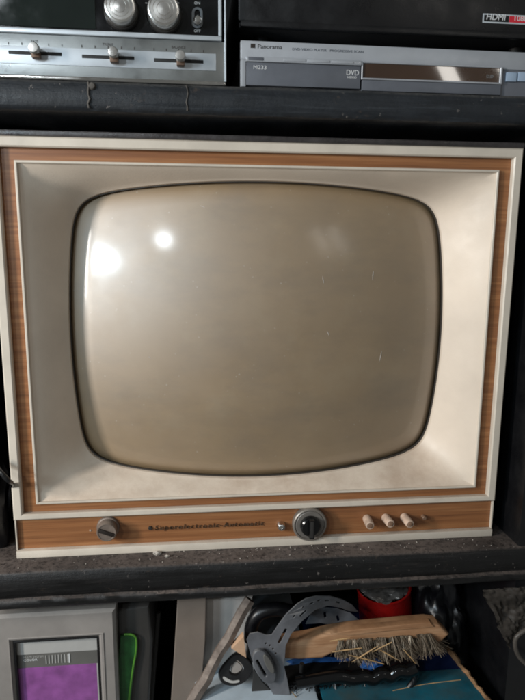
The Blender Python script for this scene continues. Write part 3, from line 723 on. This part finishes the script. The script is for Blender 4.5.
# red tin
TN = thing('red_tin', 'red paint tin with a crusted grey lid under the shelf', 'tin', (0,0,0))
c0 = at(391,601.5,.10); TN.location = (c0.x, c0.y+.04, -.30)
bm = nb(); t = bmesh.new()
lathe(t, 0, 0, [(0,-.30-c0.z),(.0440,-.30-c0.z),(.0450,-.297-c0.z),(.0450,.0),(.0463,.001),(.0463,.0035),(.0445,.0045),(.0425,.003)], 48)
bmesh.ops.transform(t, matrix=Matrix.Translation((c0.x, c0.y+.04, c0.z+.002)) @ Matrix.Rotation(R(7),4,'X') @ Matrix.Rotation(R(-8),4,'Y') @ Matrix(((1,0,0,0),(0,0,1,0),(0,1,0,0),(0,0,0,1))), verts=t.verts)
obj('body', t, M['can'], TN)
bm = blob((c0.x, c0.y+.040, c0.z+.001), (.040,.040,.0070), 2.2, .3, 4, .5); obj('crusted_lid', bm, M['foil'], TN)

# teal box with navy back half and a torn edge
TB = thing('teal_box', 'teal and navy painted box with a torn brown edge at lower right', 'box', (.21,.05,-.45))
ZT = -.232
e0 = at(455,655,z=ZT); e1 = at(492,702,z=ZT); yb_ = at(420,640,z=ZT).y; ym_ = at(430,671,z=ZT).y
def slab(bm, pts, z0, z1):
    a = [bm.verts.new((x,y,z0)) for x, y in pts]; b = [bm.verts.new((x,y,z1)) for x, y in pts]
    bm.faces.new(a[::-1]); bm.faces.new(b); n_ = len(pts)
    for i in range(n_): bm.faces.new((a[i], a[(i+1)%n_], b[(i+1)%n_], b[i]))
    return bm
dirx = (e0.x-e1.x)/(e0.y-e1.y)
xe = lambda y: e1.x+(y-e1.y)*dirx
obj('body', slab(nb(), [(.090,-.06),(xe(-.06)-.004,-.06),(xe(.2)-.004,.2),(.09,.2)], -.449, ZT-.0045), M['teal'], TB)
obj('teal_top', slab(nb(), [(.085,-.064),(xe(-.064)-.007,-.064),(xe(ym_)-.007,ym_),(.085,ym_+.004)], ZT-.004, ZT), M['teal'], TB)
obj('navy_top', slab(nb(), [(.085,ym_+.0045),(xe(ym_)-.007,ym_+.0005),(xe(.2)-.007,.2),(.085,.2)], ZT-.004, ZT-.0006), M['navy'], TB)
obj('crease', tube(nb(), smoothline([(.19,-.004+ym_*0+at(430,684,z=ZT).y*0+at(430,686,z=ZT).y,ZT+.0001),(.24,at(430,684,z=ZT).y,ZT+.0001),(xe(0)-.02,at(460,680,z=ZT).y,ZT+.0001)]), .0006, 6), M['straw'], TB)
bm = nb(); pts = []
for i in range(40):
    y = -.064+.264*i/39; pts.append((xe(y)-.004+.0006*math.sin(i*.7)+random.uniform(-.0016,.0016), y, ZT-.0005+random.uniform(-.001,.001)))
tube(bm, pts, [random.uniform(.0030,.0052) for _ in pts], 7); obj('torn_edge', bm, M['torn'], TB, sharp=25)

# right: black bag and grey leather piece
obj('black_sack', blob((.318,.14,-.235), (.050,.07,.115), 1.4, .3, 5), M['bag'], None, loc=(.318,.14,-.35), label='slack black sack in the dark between the teal box and the grey leather', cat='sack')
from mathutils import noise as mn
def drape(name, quad, Y0, nx, ny, amp, m, th, **kw):
    """crumpled sheet hung between four measured corners"""
    bm = nb(); g = []
    for j in range(ny+1):
        row = []
        for i in range(nx+1):
            u, v_ = i/nx, j/ny
            A = quad[0].lerp(quad[1], u); B = quad[3].lerp(quad[2], u); p_ = A.lerp(B, v_)
            q_ = Vector((u*3.1, v_*3.3, 2.2)); n_ = mn.noise(q_)*1. + .6*abs(mn.noise(q_*2.3)) + .3*mn.noise(q_*5.)
            row.append(bm.verts.new(p_ + Vector((.25*n_*amp, -n_*amp, .3*n_*amp))))
        g.append(row)
    for j in range(ny):
        for i in range(nx): bm.faces.new((g[j][i], g[j][i+1], g[j+1][i+1], g[j+1][i]))
    r_ = bmesh.ops.solidify(bm, geom=bm.faces[:], thickness=th)
    return obj(name, bm, m, None, sharp=60, **kw)
drape('leather_piece', [at(482,590,-.043), at(536,585,-.046), at(534,622,-.05), at(507,648,-.046)], .05, 36, 36, .009, M['sack'], .003, loc=(.35,-.045,-.15), label='crumpled dusty grey leather piece hanging at the far lower right', cat='leather')
bm = tube(nb(), smoothline([tuple(at(x,y,-.052)) for x, y in ((536,626),(524,631),(516,638),(515.5,648),(520,658),(530,667),(538,672))],6), .0030, 10)
obj('grey_strap', bm, M['sack'], None, loc=tuple(at(516,660,-.052)), label='thin grey strap curving out of the leather at the far right', cat='strap')

# ------------------------------------------------------------------ light: window far left, weaker front-left glow, two bulbs, dim room
def lamp(name, az, el, dist, sx, sy, power, col, tgt=Vector((0,0,.29))):
    ld = bpy.data.lights.new(name, 'AREA'); ld.shape = 'ELLIPSE' if name in ('window_light','bulb_light') else 'RECTANGLE'; ld.size = sx; ld.size_y = sy; ld.energy = power; ld.color = col
    o = bpy.data.objects.new(name, ld); COL.objects.link(o)
    a, e = R(az), R(el)
    o.location = tgt + Vector((-math.sin(a)*math.cos(e), -math.cos(a)*math.cos(e), math.sin(e)))*dist
    o.rotation_euler = (tgt-o.location).to_track_quat('-Z', 'Y').to_euler()
    return o
lamp('doorway_light', 63, 12, 1.9, .17, .62, 31, (1., .95, .89))
lamp('window_light', 48, 14, 2.0,   .40, .22, 12.5, (.66, .86, 1.))
lamp('bulb_light', 28, 22, 2.0, .09, .07, 4.5, (.86, .94, 1.))
for q in (0, .34):      # two ceiling strip lights, the pair mirrored in the disc player's window
    o = lamp('strip_light', -22-q*18, 15, 2.6, .07, .4, .75, (1., .95, .88), Vector((.2,-.03,.61)))
    o.rotation_euler.rotate_axis('Z', R(28))
w = bpy.data.worlds.new('World'); S.world = w; w.use_nodes = True
bg = w.node_tree.nodes['Background']; bg.inputs[0].default_value = (.96, .98, .95, 1); bg.inputs[1].default_value = .145
S.view_settings.view_transform = 'Standard'; S.view_settings.look = 'None'; S.view_settings.exposure = 0; S.view_settings.gamma = 1
S.cycles.filter_width = 2.0
